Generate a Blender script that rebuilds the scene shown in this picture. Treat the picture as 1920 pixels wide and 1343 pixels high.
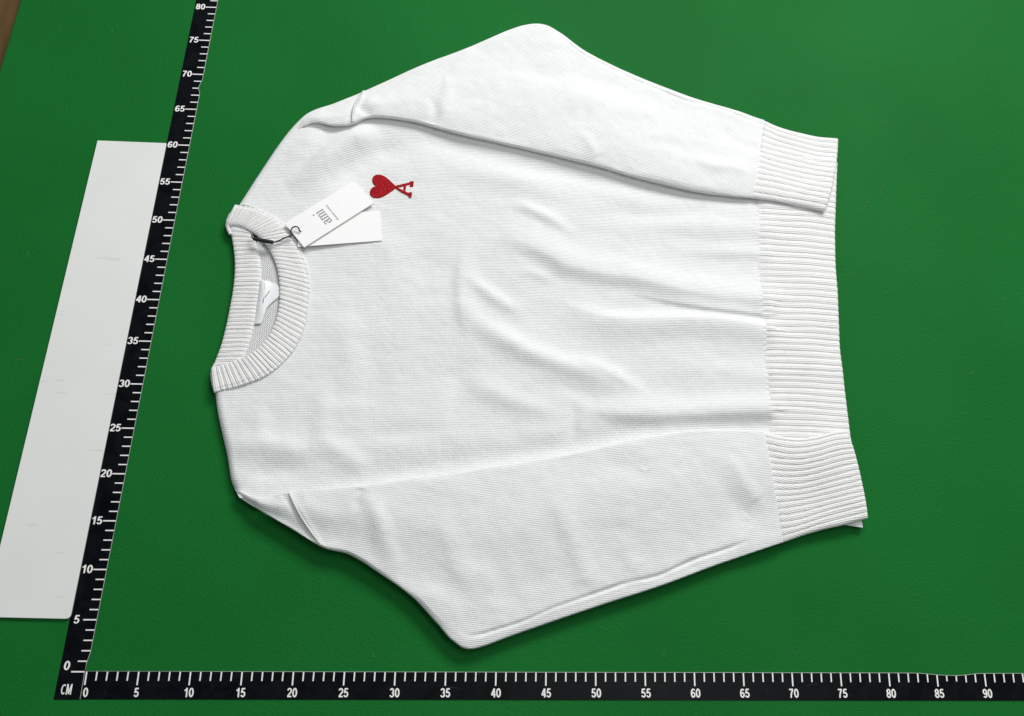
import bpy, bmesh, math, random
import numpy as np
from mathutils import Matrix, Vector

for o in list(bpy.data.objects):
    bpy.data.objects.remove(o, do_unlink=True)
scene = bpy.context.scene
COL = scene.collection
random.seed(7)

# ------------------------------------------------------------------ camera
# solved from the printed centimetre ticks of the two rulers (units: cm -> m)
FOC, ROTV, CAM = 2070.1717, np.array([-0.3740, 0.0594, -0.0076]), np.array([34.7886, -11.0162, 113.8964])
SKEW = 0.0637
IW, IH = 1920.0, 1343.0


def rodrigues(r):
    t = np.linalg.norm(r)
    k = r / t
    K = np.array([[0, -k[2], k[1]], [k[2], 0, -k[0]], [-k[1], k[0], 0]])
    return np.eye(3) + np.sin(t) * K + (1 - np.cos(t)) * K @ K


RC = rodrigues(ROTV)
cam_data = bpy.data.cameras.new('camera')
cam = bpy.data.objects.new('camera', cam_data)
COL.objects.link(cam)
mw = Matrix([list(RC.T[i]) + [CAM[i] / 100] for i in range(3)] + [[0, 0, 0, 1]])
cam.matrix_world = mw
cam_data.sensor_fit = 'HORIZONTAL'
cam_data.sensor_width = 36.0
cam_data.lens = 36.0 * FOC / IW
cam_data.clip_start = 0.01
cam_data.clip_end = 50
scene.camera = cam

# ------------------------------------------------------------------ light
world = bpy.data.worlds.new('World')
scene.world = world
world.use_nodes = True
bg = world.node_tree.nodes['Background']
bg.inputs[0].default_value = (0.90, 0.97, 1.0, 1)
bg.inputs[1].default_value = 0.21


def area(name, loc, target, sx, sy, power, color):
    ld = bpy.data.lights.new(name, 'AREA')
    ld.shape = 'RECTANGLE'
    ld.size, ld.size_y, ld.energy, ld.color = sx, sy, power, color
    lo = bpy.data.objects.new(name, ld)
    COL.objects.link(lo)
    lo.location = loc
    d = Vector(target) - Vector(loc)
    lo.rotation_euler = d.to_track_quat('-Z', 'Y').to_euler()
    return lo


area('ceiling_lamp', (1.35, 2.40, 1.95), (0.42, 0.30, 0), 1.7, 0.9, 85, (1.0, 0.995, 0.98))
area('ceiling_lamp', (0.9, 0.45, 2.2), (0.5, 0.3, 0), 1.4, 0.3, 12, (1.0, 0.985, 0.96))
scene.view_settings.view_transform = 'Standard'
scene.view_settings.look = 'None'
scene.view_settings.gamma = 1
scene.view_settings.exposure = 0
scene.render.engine = 'CYCLES'
scene.render.resolution_x, scene.render.resolution_y = 1024, 716


# ------------------------------------------------------------------ helpers
def P(u, v, z=0.0):
    """point of the place seen at picture point (u, v), z metres above the mat"""
    u = np.asarray(u, float)
    v = np.asarray(v, float)
    z = np.asarray(z, float) * 100
    d = np.stack([(u - IW / 2) / FOC, -(v - IH / 2) / FOC, -np.ones_like(u)], -1) @ RC
    t = (z - CAM[2]) / d[..., 2]
    return (CAM + d * t[..., None]) / 100


def catmull(pts, n, dense=False):
    """smooth curve through pts (k,d) -> (n,d), parameter uniform in the station index"""
    p = np.asarray(pts, float)
    k = len(p)
    t = np.linspace(0, k - 1, n) if not dense else np.asarray(n)
    i = np.clip(t.astype(int), 0, k - 2)
    f = (t - i)[:, None]
    e = np.vstack([2 * p[0] - p[1], p, 2 * p[-1] - p[-2]])
    a, b, c, d = e[i], e[i + 1], e[i + 2], e[i + 3]
    return 0.5 * (2 * b + (c - a) * f + (2 * a - 5 * b + 4 * c - d) * f ** 2 + (3 * b - a - 3 * c + d) * f ** 3)


def resample(p, n):
    seg = np.r_[0, np.cumsum(np.linalg.norm(np.diff(p, axis=0), axis=1))]
    s = np.linspace(0, seg[-1], n)
    return np.stack([np.interp(s, seg, p[:, i]) for i in range(p.shape[1])], 1)


_rng = np.random.RandomState(3)
_lat = _rng.rand(256, 256)


def noise(x, y, freq, seed=0):
    X, Y = x * freq + 17.3 * seed + 40, y * freq + 9.1 * seed + 60
    i, j = np.floor(X).astype(int), np.floor(Y).astype(int)
    f, g = X - i, Y - j
    f, g = f * f * (3 - 2 * f), g * g * (3 - 2 * g)
    L = lambda a, b: _lat[a % 256, b % 256]
    return ((L(i, j) * (1 - f) + L(i + 1, j) * f) * (1 - g) + (L(i, j + 1) * (1 - f) + L(i + 1, j + 1) * f) * g) * 2 - 1


def sstep(a, b, x):
    t = np.clip((x - a) / (b - a), 0, 1)
    return t * t * (3 - 2 * t)


def polydist(x, y, pts):
    """signed distance (+ = left of travel direction) and 0..1 position along an open polyline"""
    best = np.full(x.shape, 1e9)
    sgn = np.ones(x.shape)
    par = np.zeros(x.shape)
    L = np.r_[0, np.cumsum(np.linalg.norm(np.diff(pts, axis=0), axis=1))]
    for k in range(len(pts) - 1):
        a, b = pts[k], pts[k + 1]
        ab = b - a
        l2 = ab @ ab + 1e-12
        t = np.clip(((x - a[0]) * ab[0] + (y - a[1]) * ab[1]) / l2, 0, 1)
        dx, dy = x - a[0] - t * ab[0], y - a[1] - t * ab[1]
        d = np.hypot(dx, dy)
        m = d < best
        best = np.where(m, d, best)
        sgn = np.where(m, np.sign(ab[0] * dy - ab[1] * dx + 1e-15), sgn)
        par = np.where(m, (L[k] + t * (L[k + 1] - L[k])) / L[-1], par)
    return best * sgn, par


def folds(x, y, strokes, z, gain=1.0):
    """sum of drapery folds: (picture polyline, height mm, width mm on the upper side, lower side, taper)"""
    h = np.zeros(x.shape)
    for st in strokes:
        pts, A, wl, wr = st[:4]
        t0, t1 = st[4] if len(st) > 4 else (0.25, 0.25)
        q = np.asarray(pts, float)
        w = P(q[:, 0], q[:, 1], z)[:, :2]
        c = resample(catmull(w, 40), 16)
        d, s = polydist(x, y, c)
        sig = np.where(d > 0, wl, wr) / 1000
        tap = (sstep(0, t0, s) if t0 > 0 else 1.0) * (sstep(0, t1, 1 - s) if t1 > 0 else 1.0)
        h += gain * A / 1000 * np.exp(-(np.abs(d) / sig) ** 2) * tap
    return h


def tag(o, label=None, cat=None, group=None, kind=None):
    if label: o['label'] = label
    if cat: o['category'] = cat
    if group: o['group'] = group
    if kind: o['kind'] = kind
    return o


def empty(name, loc, label, cat):
    o = bpy.data.objects.new(name, None)
    COL.objects.link(o)
    o.location = loc
    o.empty_display_size = 0.02
    return tag(o, label, cat)


def mesh_obj(name, verts, faces, mat, parent=None, smooth=True, uvs=None, recalc=True):
    me = bpy.data.meshes.new(name)
    me.from_pydata([tuple(v) for v in verts], [], [tuple(f) for f in faces])
    if uvs is not None:
        lay = me.uv_layers.new(name='UVMap')
        idx = np.empty(len(me.loops), np.int32)
        me.loops.foreach_get('vertex_index', idx)
        lay.data.foreach_set('uv', np.asarray(uvs, np.float32)[idx].ravel())
    if recalc:
        bm = bmesh.new()
        bm.from_mesh(me)
        bmesh.ops.recalc_face_normals(bm, faces=bm.faces)
        bm.to_mesh(me)
        bm.free()
    me.polygons.foreach_set('use_smooth', [smooth] * len(me.polygons))
    if mat: me.materials.append(mat)
    o = bpy.data.objects.new(name, me)
    COL.objects.link(o)
    if parent:
        o.parent = parent
        if parent.type == 'EMPTY':          # mesh parents sit at the world origin
            o.matrix_parent_inverse = Matrix.Translation(-Vector(parent.location))
    return o


def grid_faces(nr, nc, wrap=False, off=0):
    r = np.arange(nr - 1)[:, None]
    c = np.arange(nc if wrap else nc - 1)[None]
    c2 = (c + 1) % nc
    a = r * nc + c
    b = r * nc + c2
    return (np.stack([a, b, b + nc, a + nc], -1).reshape(-1, 4) + off).tolist()


def prism(poly, z0, z1):
    """closed slab from a 2D outline"""
    n = len(poly)
    v = [(x, y, z0) for x, y in poly] + [(x, y, z1) for x, y in poly]
    f = [list(range(n))[::-1], list(range(n, 2 * n))]
    f += [[i, (i + 1) % n, n + (i + 1) % n, n + i] for i in range(n)]
    return v, f


def tube(pts, rad, seg=8):
    pts = np.asarray(pts, float)
    n = len(pts)
    rad = np.broadcast_to(rad, (n,))
    T = np.gradient(pts, axis=0)
    T /= np.linalg.norm(T, axis=1)[:, None] + 1e-12
    V, up = [], np.array([0, 0, 1.0])
    for i in range(n):
        s = np.cross(T[i], up)
        if np.linalg.norm(s) < 1e-4: s = np.array([1.0, 0, 0])
        s /= np.linalg.norm(s)
        w = np.cross(s, T[i])
        for k in range(seg):
            a = 2 * math.pi * k / seg
            V.append(pts[i] + rad[i] * (math.cos(a) * s + math.sin(a) * w))
    F = grid_faces(n, seg, True)
    F += [list(range(seg))[::-1], list(range((n - 1) * seg, n * seg))]
    return V, F


# ------------------------------------------------------------------ materials
class NT:
    def __init__(self, name):
        self.m = bpy.data.materials.new(name)
        self.m.use_nodes = True
        self.t = self.m.node_tree
        self.b = self.t.nodes['Principled BSDF']

    def n(self, typ, **kw):
        nd = self.t.nodes.new(typ)
        for k, v in kw.items():
            if k.startswith('i_'):
                nd.inputs[k[2:].replace('_', ' ')].default_value = v
            else:
                setattr(nd, k, v)
        return nd

    def l(self, a, b):
        self.t.links.new(a, b)

    def math(self, op, a, b=None, c=None):
        nd = self.t.nodes.new('ShaderNodeMath')
        nd.operation = op
        for i, x in enumerate((a, b, c)):
            if x is None: continue
            if isinstance(x, (int, float)): nd.inputs[i].default_value = x
            else: self.l(x, nd.inputs[i])
        return nd.outputs[0]

    def ramp(self, fac, stops):
        nd = self.t.nodes.new('ShaderNodeValToRGB')
        el = nd.color_ramp.elements
        while len(el) < len(stops): el.new(0.5)
        for e, (p, c) in zip(el, stops): e.position, e.color = p, (*c, 1)
        self.l(fac, nd.inputs[0])
        return nd.outputs[0]

    def bump(self, h, strength, dist, prev=None):
        nd = self.n('ShaderNodeBump', i_Strength=strength, i_Distance=dist)
        self.l(h, nd.inputs['Height'])
        if prev is not None: self.l(prev, nd.inputs['Normal'])
        return nd.outputs[0]


def knit_mat(name, base, wale=0.0019, course=0.0015, depth=0.00031, rev=False, strength=1.0):
    t = NT(name)
    uv = t.n('ShaderNodeUVMap').outputs[0]
    sep = t.n('ShaderNodeSeparateXYZ')
    # hand-made unevenness of the yarn rows
    nz = t.n('ShaderNodeTexNoise', i_Scale=55.0, i_Detail=2.0)
    t.l(uv, nz.inputs['Vector'])
    mixv = t.n('ShaderNodeVectorMath', operation='MULTIPLY_ADD')
    t.l(nz.outputs['Color'], mixv.inputs[0])
    mixv.inputs[1].default_value = (0.0008, 0.0008, 0)
    t.l(uv, mixv.inputs[2])
    t.l(mixv.outputs[0], sep.inputs[0])
    a = t.math('DIVIDE', sep.outputs['Y'], wale)
    b = t.math('DIVIDE', sep.outputs['X'], course)
    col = t.math('ABSOLUTE', t.math('SINE', t.math('MULTIPLY', a, math.pi)))
    tri = t.math('PINGPONG', a, 0.5)
    st = t.math('SINE', t.math('MULTIPLY', t.math('ADD', b, t.math('MULTIPLY', tri, 1.2)), 2 * math.pi))
    if rev:
        h = t.math('ADD', t.math('MULTIPLY', col, 0.35), t.math('MULTIPLY', st, 0.6))
    else:
        h = t.math('ADD', t.math('POWER', col, 0.7), t.math('MULTIPLY', st, 0.22))
    fz = t.n('ShaderNodeTexNoise', i_Scale=520.0, i_Detail=3.0, i_Roughness=0.7)
    t.l(uv, fz.inputs['Vector'])
    h = t.math('ADD', h, t.math('MULTIPLY', fz.outputs['Fac'], 1.5))
    n1 = t.bump(h, strength, depth)
    md = t.n('ShaderNodeTexNoise', i_Scale=140.0, i_Detail=3.0)
    t.l(uv, md.inputs['Vector'])
    n2 = t.bump(md.outputs['Fac'], 0.35, 0.0005, n1)
    t.l(n2, t.b.inputs['Normal'])
    vr = t.n('ShaderNodeTexNoise', i_Scale=60.0, i_Detail=6.0, i_Roughness=0.75)
    t.l(uv, vr.inputs['Vector'])
    t.l(t.ramp(vr.outputs['Fac'], [(0.3, tuple(c * 0.965 for c in base)), (0.7, base)]), t.b.inputs['Base Color'])
    t.b.inputs['Roughness'].default_value = 0.95
    t.b.inputs['Specular IOR Level'].default_value = 0.15
    t.b.inputs['Sheen Weight'].default_value = 0.12
    t.b.inputs['Sheen Roughness'].default_value = 0.6
    return t.m


WHITE = (0.846, 0.862, 0.857)
M_KNIT = knit_mat('white_cotton_knit', WHITE)
M_RIB = knit_mat('white_rib_knit', (0.884, 0.886, 0.874), wale=0.0022, course=0.0014, depth=0.0005, strength=0.9)
M_REV = knit_mat('white_knit_reverse', (0.84, 0.85, 0.845), wale=0.0026, course=0.0024, depth=0.0007, rev=True)


def mat_green():
    t = NT('green_vinyl')
    tc = t.n('ShaderNodeTexCoord').outputs['Object']
    big = t.n('ShaderNodeTexNoise', i_Scale=4.0, i_Detail=3.0)
    t.l(tc, big.inputs['Vector'])
    t.l(t.ramp(big.outputs['Fac'], [(0.3, (0.0085, 0.124, 0.0215)), (0.7, (0.0106, 0.145, 0.027))]), t.b.inputs['Base Color'])
    v = t.n('ShaderNodeTexVoronoi', i_Scale=520.0)
    v.feature = 'SMOOTH_F1'
    t.l(tc, v.inputs['Vector'])
    g = t.n('ShaderNodeTexNoise', i_Scale=650.0, i_Detail=3.0, i_Roughness=0.6)
    t.l(tc, g.inputs['Vector'])
    h = t.math('ADD', v.outputs['Distance'], t.math('MULTIPLY', g.outputs['Fac'], 0.9))
    patch = t.n('ShaderNodeTexNoise', i_Scale=5.0, i_Detail=1.0)
    t.l(tc, patch.inputs['Vector'])
    n1 = t.bump(h, 0.5, 0.0008)
    w = t.n('ShaderNodeTexNoise', i_Scale=9.0, i_Detail=1.0)
    t.l(tc, w.inputs['Vector'])
    n2 = t.bump(w.outputs['Fac'], 0.25, 0.004, n1)
    t.l(n2, t.b.inputs['Normal'])
    rg = t.math('ADD', 0.36, t.math('MULTIPLY', patch.outputs['Fac'], 0.16))
    t.l(rg, t.b.inputs['Roughness'])
    t.b.inputs['Specular IOR Level'].default_value = 0.025
    return t.m


def mat_wood():
    t = NT('brown_wood')
    tc = t.n('ShaderNodeTexCoord').outputs['Object']
    mp = t.n('ShaderNodeMapping')
    mp.inputs['Scale'].default_value = (24, 1.6, 1)
    t.l(tc, mp.inputs['Vector'])
    nz = t.n('ShaderNodeTexNoise', i_Scale=3.0, i_Detail=6.0, i_Distortion=0.6)
    t.l(mp.outputs[0], nz.inputs['Vector'])
    t.l(t.ramp(nz.outputs['Fac'], [(0.3, (0.075, 0.036, 0.007)), (0.7, (0.13, 0.068, 0.015))]), t.b.inputs['Base Color'])
    t.l(t.bump(nz.outputs['Fac'], 0.2, 0.001), t.b.inputs['Normal'])
    t.b.inputs['Roughness'].default_value = 0.5
    return t.m


def plain(name, col, rough=0.5, spec=0.5, nscale=0, var=0.1, bump=0.0, bscale=200.0, bd=0.0003):
    t = NT(name)
    tc = t.n('ShaderNodeTexCoord').outputs['Object']
    nz = t.n('ShaderNodeTexNoise', i_Scale=nscale or 20.0, i_Detail=4.0)
    t.l(tc, nz.inputs['Vector'])
    t.l(t.ramp(nz.outputs['Fac'], [(0.3, tuple(c * (1 - var) for c in col)), (0.7, col)]), t.b.inputs['Base Color'])
    if bump:
        b2 = t.n('ShaderNodeTexNoise', i_Scale=bscale, i_Detail=3.0)
        t.l(tc, b2.inputs['Vector'])
        t.l(t.bump(b2.outputs['Fac'], bump, bd), t.b.inputs['Normal'])
    t.b.inputs['Roughness'].default_value = rough
    t.b.inputs['Specular IOR Level'].default_value = spec
    return t.m


def mat_black_vinyl():
    t = NT('black_vinyl')
    tc = t.n('ShaderNodeTexCoord').outputs['Object']
    sc = t.n('ShaderNodeTexNoise', i_Scale=35.0, i_Detail=4.0, i_Distortion=1.5)
    t.l(tc, sc.inputs['Vector'])
    t.l(t.ramp(sc.outputs['Fac'], [(0.35, (0.0018, 0.0026, 0.0038)), (0.8, (0.006, 0.007, 0.009))]), t.b.inputs['Base Color'])
    t.l(t.math('ADD', 0.24, t.math('MULTIPLY', sc.outputs['Fac'], 0.22)), t.b.inputs['Roughness'])
    w = t.n('ShaderNodeTexNoise', i_Scale=14.0, i_Detail=2.0)
    t.l(tc, w.inputs['Vector'])
    t.l(t.bump(w.outputs['Fac'], 0.35, 0.002), t.b.inputs['Normal'])
    t.b.inputs['Specular IOR Level'].default_value = 0.06
    return t.m


def mat_board():
    t = NT('white_board_plastic')
    tc = t.n('ShaderNodeTexCoord').outputs['Object']
    nz = t.n('ShaderNodeTexNoise', i_Scale=14.0, i_Detail=5.0)
    t.l(tc, nz.inputs['Vector'])
    c1 = t.ramp(nz.outputs['Fac'], [(0.3, (0.75, 0.757, 0.742)), (0.62, (0.775, 0.78, 0.77))])
    # scuffs
    mp = t.n('ShaderNodeMapping')
    mp.inputs['Rotation'].default_value = (0, 0, 0.7)
    mp.inputs['Scale'].default_value = (9, 60, 1)
    t.l(tc, mp.inputs['Vector'])
    sc = t.n('ShaderNodeTexNoise', i_Scale=2.2, i_Detail=3.0)
    t.l(mp.outputs[0], sc.inputs['Vector'])
    fac = t.math('MULTIPLY', t.math('GREATER_THAN', sc.outputs['Fac'], 0.69), 0.14)
    mx = t.n('ShaderNodeMix', data_type='RGBA')
    t.l(fac, mx.inputs[0])
    t.l(c1, mx.inputs[6])
    mx.inputs[7].default_value = (0.3, 0.3, 0.29, 1)
    t.l(mx.outputs[2], t.b.inputs['Base Color'])
    t.b.inputs['Roughness'].default_value = 0.42
    t.b.inputs['Specular IOR Level'].default_value = 0.3
    return t.m


def mat_thread():
    t = NT('red_embroidery_thread')
    tc = t.n('ShaderNodeTexCoord').outputs['Object']
    wv = t.n('ShaderNodeTexWave', i_Scale=420.0, i_Distortion=2.0, i_Detail=2.0)
    wv.bands_direction = 'Y'
    t.l(tc, wv.inputs['Vector'])
    nz = t.n('ShaderNodeTexNoise', i_Scale=520.0, i_Detail=2.0)
    t.l(tc, nz.inputs['Vector'])
    t.l(t.ramp(nz.outputs['Fac'], [(0.35, (0.44, 0.005, 0.012)), (0.58, (0.58, 0.014, 0.024)), (0.74, (0.70, 0.10, 0.10))]), t.b.inputs['Base Color'])
    h = t.math('ADD', wv.outputs['Fac'], nz.outputs['Fac'])
    t.l(t.bump(h, 1.0, 0.0005), t.b.inputs['Normal'])
    t.b.inputs['Roughness'].default_value = 0.55
    t.b.inputs['Specular IOR Level'].default_value = 0.15
    return t.m


M_GREEN, M_WOOD, M_BLACK, M_BOARD, M_RED = mat_green(), mat_wood(), mat_black_vinyl(), mat_board(), mat_thread()
M_INK = plain('white_print', (0.90, 0.90, 0.88), 0.5, 0.3, 300, 0.12)
M_EDGE = plain('clear_laminate_edge', (0.42, 0.48, 0.44), 0.25, 0.5, 90, 0.35)
M_CARD = plain('white_card', (0.93, 0.918, 0.922), 0.55, 0.3, 160, 0.03, 0.15, 900)
M_CARDEDGE = plain('card_cut_edge', (0.66, 0.65, 0.60), 0.8, 0.1, 160, 0.08)
M_GREY = plain('grey_print', (0.24, 0.23, 0.23), 0.6, 0.2, 160, 0.1)
M_CORD = plain('black_cord', (0.012, 0.012, 0.013), 0.5, 0.4, 400, 0.4, 0.6, 1500)
M_SATIN = plain('white_satin', (0.80, 0.81, 0.83), 0.38, 0.5, 60, 0.03, 0.2, 700)
M_LINT = plain('pale_lint', (0.16, 0.30, 0.17), 0.9, 0.1, 200, 0.3)

# ------------------------------------------------------------------ setting: table and mat
v, f = prism([(-0.9, -0.5), (1.6, -0.5), (1.6, 1.6), (-0.9, 1.6)], -0.045, -0.02)
tag(mesh_obj('table_top', v, f, M_WOOD, smooth=False), kind='structure')

e0, e1 = P(38, 0), P(0, 128)
d = (e1 - e0) / np.linalg.norm(e1 - e0)
a, b = e0 - d * 0.7, e1 + d * 1.4
MAT = [(a[0], a[1]), (b[0], b[1]), (1.45, b[1]), (1.45, a[1])]
v, f = prism(MAT, -0.02, 0.0)
mo = mesh_obj('green_mat', v, f, M_GREEN, smooth=False)
bv = mo.modifiers.new('bevel', 'BEVEL')
bv.width, bv.segments = 0.002, 3
tag(mo, 'green vinyl mat spread under the white sweater and the black rulers', 'mat')


# ------------------------------------------------------------------ rulers
class Frame2:
    """flat frame: origin, unit x, unit y"""

    def __init__(s, o, ex, ey): s.o, s.ex, s.ey = np.array(o, float), np.array(ex, float), np.array(ey, float)

    def __call__(s, x, y): return s.o + s.ex * x + s.ey * y


YV = np.array([math.sin(SKEW), math.cos(SKEW)])
XV = np.array([1.0, 0.0])
SX = np.array([math.cos(SKEW), -math.sin(SKEW)])


def text_mesh(body, bold, sx=1.0):
    cu = bpy.data.curves.new('t', 'FONT')
    cu.body = body
    cu.size = 1
    cu.offset = bold
    cu.fill_mode = 'FRONT'
    ob = bpy.data.objects.new('t', cu)
    COL.objects.link(ob)
    dg = bpy.context.evaluated_depsgraph_get()
    me = bpy.data.meshes.new_from_object(ob.evaluated_get(dg))
    vs = np.array([v.co[:2] for v in me.vertices])
    fs = [list(p.vertices) for p in me.polygons]
    bpy.data.objects.remove(ob, do_unlink=True)
    bpy.data.meshes.remove(me)
    bpy.data.curves.remove(cu)
    lo, hi = vs.min(0), vs.max(0)
    vs = (vs - lo) / (hi[1] - lo[1])
    vs[:, 0] *= sx
    return vs, fs, vs[:, 0].max()


ZR = 0.0006      # ruler thickness
ZP = ZR + 0.00015


def ell(cx, cy, rx, ry, a0, a1, n=14):
    return [(cx + rx * math.cos(math.radians(a)), cy + ry * math.sin(math.radians(a))) for a in np.linspace(a0, a1, n)]


def ln(*p):
    p = np.array(p, float)
    return [tuple(q) for q in resample(p, 12)]


# bold grotesque figures as pen paths in a 0.62 x 1 box
GLYPH = {
    '0': [ell(0.31, 0.5, 0.215, 0.425, 0, 360, 28)],
    '1': [ln((0.40, 0.0), (0.40, 1.0)), ln((0.40, 0.90), (0.26, 0.76), (0.12, 0.70))],
    '2': [ell(0.30, 0.70, 0.215, 0.225, 170, -25, 14) + [(0.40, 0.46), (0.20, 0.25), (0.12, 0.09)], ln((0.05, 0.085), (0.57, 0.085))],
    '3': [ell(0.29, 0.715, 0.20, 0.21, 165, -80, 14), ell(0.29, 0.29, 0.22, 0.215, 85, -165, 14)],
    '4': [ln((0.43, 0.0), (0.43, 0.98)), ln((0.42, 0.95), (0.09, 0.33)), ln((0.03, 0.30), (0.60, 0.30))],
    '5': [ln((0.54, 0.915), (0.16, 0.915)), ln((0.19, 0.95), (0.12, 0.46)), [(0.12, 0.50)] + ell(0.29, 0.33, 0.22, 0.25, 120, -160, 16)],
    '6': [ell(0.31, 0.315, 0.205, 0.24, 0, 360, 24), [(0.51, 0.80), (0.43, 0.90), (0.32, 0.925), (0.19, 0.85), (0.115, 0.66), (0.10, 0.46), (0.105, 0.32)]],
    '7': [ln((0.05, 0.915), (0.57, 0.915)), [(0.53, 0.88), (0.38, 0.64), (0.27, 0.34), (0.23, 0.0)]],
    '8': [ell(0.31, 0.715, 0.18, 0.205, 0, 360, 24), ell(0.31, 0.285, 0.21, 0.21, 0, 360, 24)],
    '9': [ell(0.31, 0.685, 0.205, 0.24, 0, 360, 24), [(0.11, 0.20), (0.19, 0.10), (0.30, 0.075), (0.43, 0.15), (0.505, 0.34), (0.52, 0.54), (0.515, 0.68)]],
    'C': [ell(0.34, 0.5, 0.235, 0.415, 48, 312, 22)],
    'M': [ln((0.10, 0), (0.10, 1)), ln((0.62, 0), (0.62, 1)), ln((0.13, 0.96), (0.36, 0.06)), ln((0.59, 0.96), (0.36, 0.06))],
}


def glyphs(txt, pen=0.19):
    V, F = [], []
    x0 = 0.0
    k = 0
    for ch in txt:
        for path in GLYPH[ch]:
            p = np.array(path, float)
            T = np.gradient(p, axis=0)
            if np.linalg.norm(p[0] - p[-1]) < 1e-6:
                T[0] = T[-1] = p[1] - p[-2]
            T /= np.linalg.norm(T, axis=1)[:, None] + 1e-9
            N = np.stack([-T[:, 1] * pen / 2, T[:, 0] * pen * 0.42], 1)
            o = len(V)
            for q, n_ in zip(p, N):
                V += [(x0 + q[0] + n_[0], q[1] + n_[1], k), (x0 + q[0] - n_[0], q[1] - n_[1], k)]
            F += [[o + 2 * i, o + 2 * i + 1, o + 2 * i + 3, o + 2 * i + 2] for i in range(len(p) - 1)]
            k += 1
        x0 += 0.76 if ch == 'M' else 0.66
    return V, F, x0 - 0.04


def numeral(txt, fr, anchor, size, at, parent, sx, name='numeral', width=None, pen=0.19):
    vs, fs, w = glyphs(txt, pen)
    kx = width / w if width else size
    ox = {'c': -w / 2, 'r': -w, 'l': 0}[anchor]
    V = []
    for x, y, k in vs:
        p = fr(at[0] + (x + ox) * kx, at[1] + y * size)
        V.append((p[0], p[1], ZP + k * 0.000012))
    return mesh_obj(name, V, fs, M_INK, parent, smooth=False, recalc=False)


def build_ruler(fr, length, label, outline, edge_line, horizontal):
    root = empty('ruler', (*fr(0, 0), 0), label, 'ruler')
    v, f = prism([tuple(fr(x, y)) for x, y in outline], 0.00005, ZR)
    mesh_obj('strip', v, f, M_BLACK, root, smooth=False)
    V, F = [], []
    el = [fr(x, y) for x, y in edge_line]
    V, F = tube([(p[0], p[1], ZR) for p in el], 0.00035, 5)
    mesh_obj('clear_edge', V, F, M_EDGE, root)
    return root


def tick_mesh(fr, L, w):
    poly = [fr(*q) - fr(0, 0) for q in ((0, -w / 2), (L, -w / 2), (L, w / 2), (0, w / 2))] if False else None


# --- vertical ruler: local x across (0 = tick edge, negative to the left), local y along
fv = Frame2((0, 0), SX, YV)
fv = Frame2((-0.0005, 0), XV, YV)
RW = 0.0262
LV = 0.90
ed = [(0.0, -0.026), (-0.0002, 0.0), (-0.0004, 0.008), (0.0004, 0.013), (0.0014, 0.019), (0.0014, 0.30), (0.0012, 0.50), (0.0014, 0.665), (0.0012, 0.674),
      (-0.0008, 0.678), (-0.0012, 0.683), (0.0006, 0.689), (0.0014, 0.694), (0.0013, 0.72), (0.0014, LV)]
ed = [(x - 0.0010, y) for x, y in ed]
outline = ed + [(-RW, LV), (-RW - 0.0003, 0.5), (-RW, 0.2), (-RW + 0.0004, -0.026)]
ruler_v = build_ruler(fv, LV, 'black measuring strip with white centimetre ticks up to 80 beside the white board', outline, ed[1:], False)


def edge_at(y): return np.interp(y, [q[1] for q in ed], [q[0] for q in ed])


def quad_part(name, pts, parent, mat=M_INK, z=ZP):
    return mesh_obj(name, [(p[0], p[1], z) for p in pts], [[0, 1, 2, 3]], mat, parent, smooth=False, recalc=False)


for k in range(0, 84):
    y = k * 0.01
    big = k % 5 == 0
    L = (0.0128 if big else 0.0086)
    w = 0.00135 if big else 0.00125
    x1 = edge_at(y) - 0.0004
    x0 = x1 - L if k else x1 - 0.0128
    if 66.9 < k < 68.9: x0 = -0.0094
    quad_part('tick', [fv(x0, y - w / 2), fv(x1, y - w / 2), fv(x1, y + w / 2), fv(x0, y + w / 2)], ruler_v)
    if big and k:
        sz = 0.0084
        numeral(str(k), fv, 'r', sz, (x0 - (0.0006 if k > 9 else 0.0035), y - sz * 0.45), ruler_v, 1.0, width=0.0114 if k > 9 else 0.0056)
numeral('0', fv, 'c', 0.0088, (-0.0195, 0.0015), ruler_v, 1.0, width=0.0058)
numeral('CM', fv, 'c', 0.0100, (-0.0155, -0.0215), ruler_v, 1.0, name='unit_mark', width=0.0105, pen=0.15)

# --- horizontal ruler: local x along, local y across (0 = tick edge)
fh = Frame2((0, 0.0005), XV, (0, 1))
LH = 1.02
xs = [-0.0022, 0.2, 0.5, 0.8, 0.832, 0.841, 0.853, 0.868, 0.878, 0.885, 0.8905, 0.93, LH]
ys = [0, 0, 0, 0.0002, 0.0000, -0.0008, -0.0019, -0.0024, -0.0021, -0.0012, -0.0002, 0.0, 0.0]
xf = np.concatenate([np.linspace(xs[0], 0.8, 5)[:-1], np.linspace(0.8, 0.93, 40), [LH]])
yf = np.interp(xf, xs, ys)
yf = np.convolve(np.pad(yf, 2, mode='edge'), [0.1, 0.2, 0.4, 0.2, 0.1], 'valid')
top = list(zip(xf, yf))
outline = [(-0.0028, -0.0262), (LH, -0.0268)] + top[::-1]
ruler_h = build_ruler(fh, LH, 'black measuring strip with white centimetre ticks up to 90 below the sweater', outline, top, True)
for k in range(0, 98):
    x = k * 0.01
    big = k % 5 == 0
    L = 0.0130 if big else 0.0089
    w = 0.00145 if big else 0.00135
    y1 = np.interp(x, xf, yf) - 0.0003
    y0 = -L
    if k in (86, 87): y0 = y1 - 0.0055
    quad_part('tick', [fh(x - w / 2 - 0.0003, y0), fh(x + w / 2 - 0.0003, y0), fh(x + w / 2, y1), fh(x - w / 2, y1)], ruler_h)
    if big:
        sz = 0.0088
        numeral(str(k), fh, 'c', sz, (x + (0.0015 if k == 0 else 0), -0.0242), ruler_h, 1.0, width=0.0098 if k > 9 else 0.0048)
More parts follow.
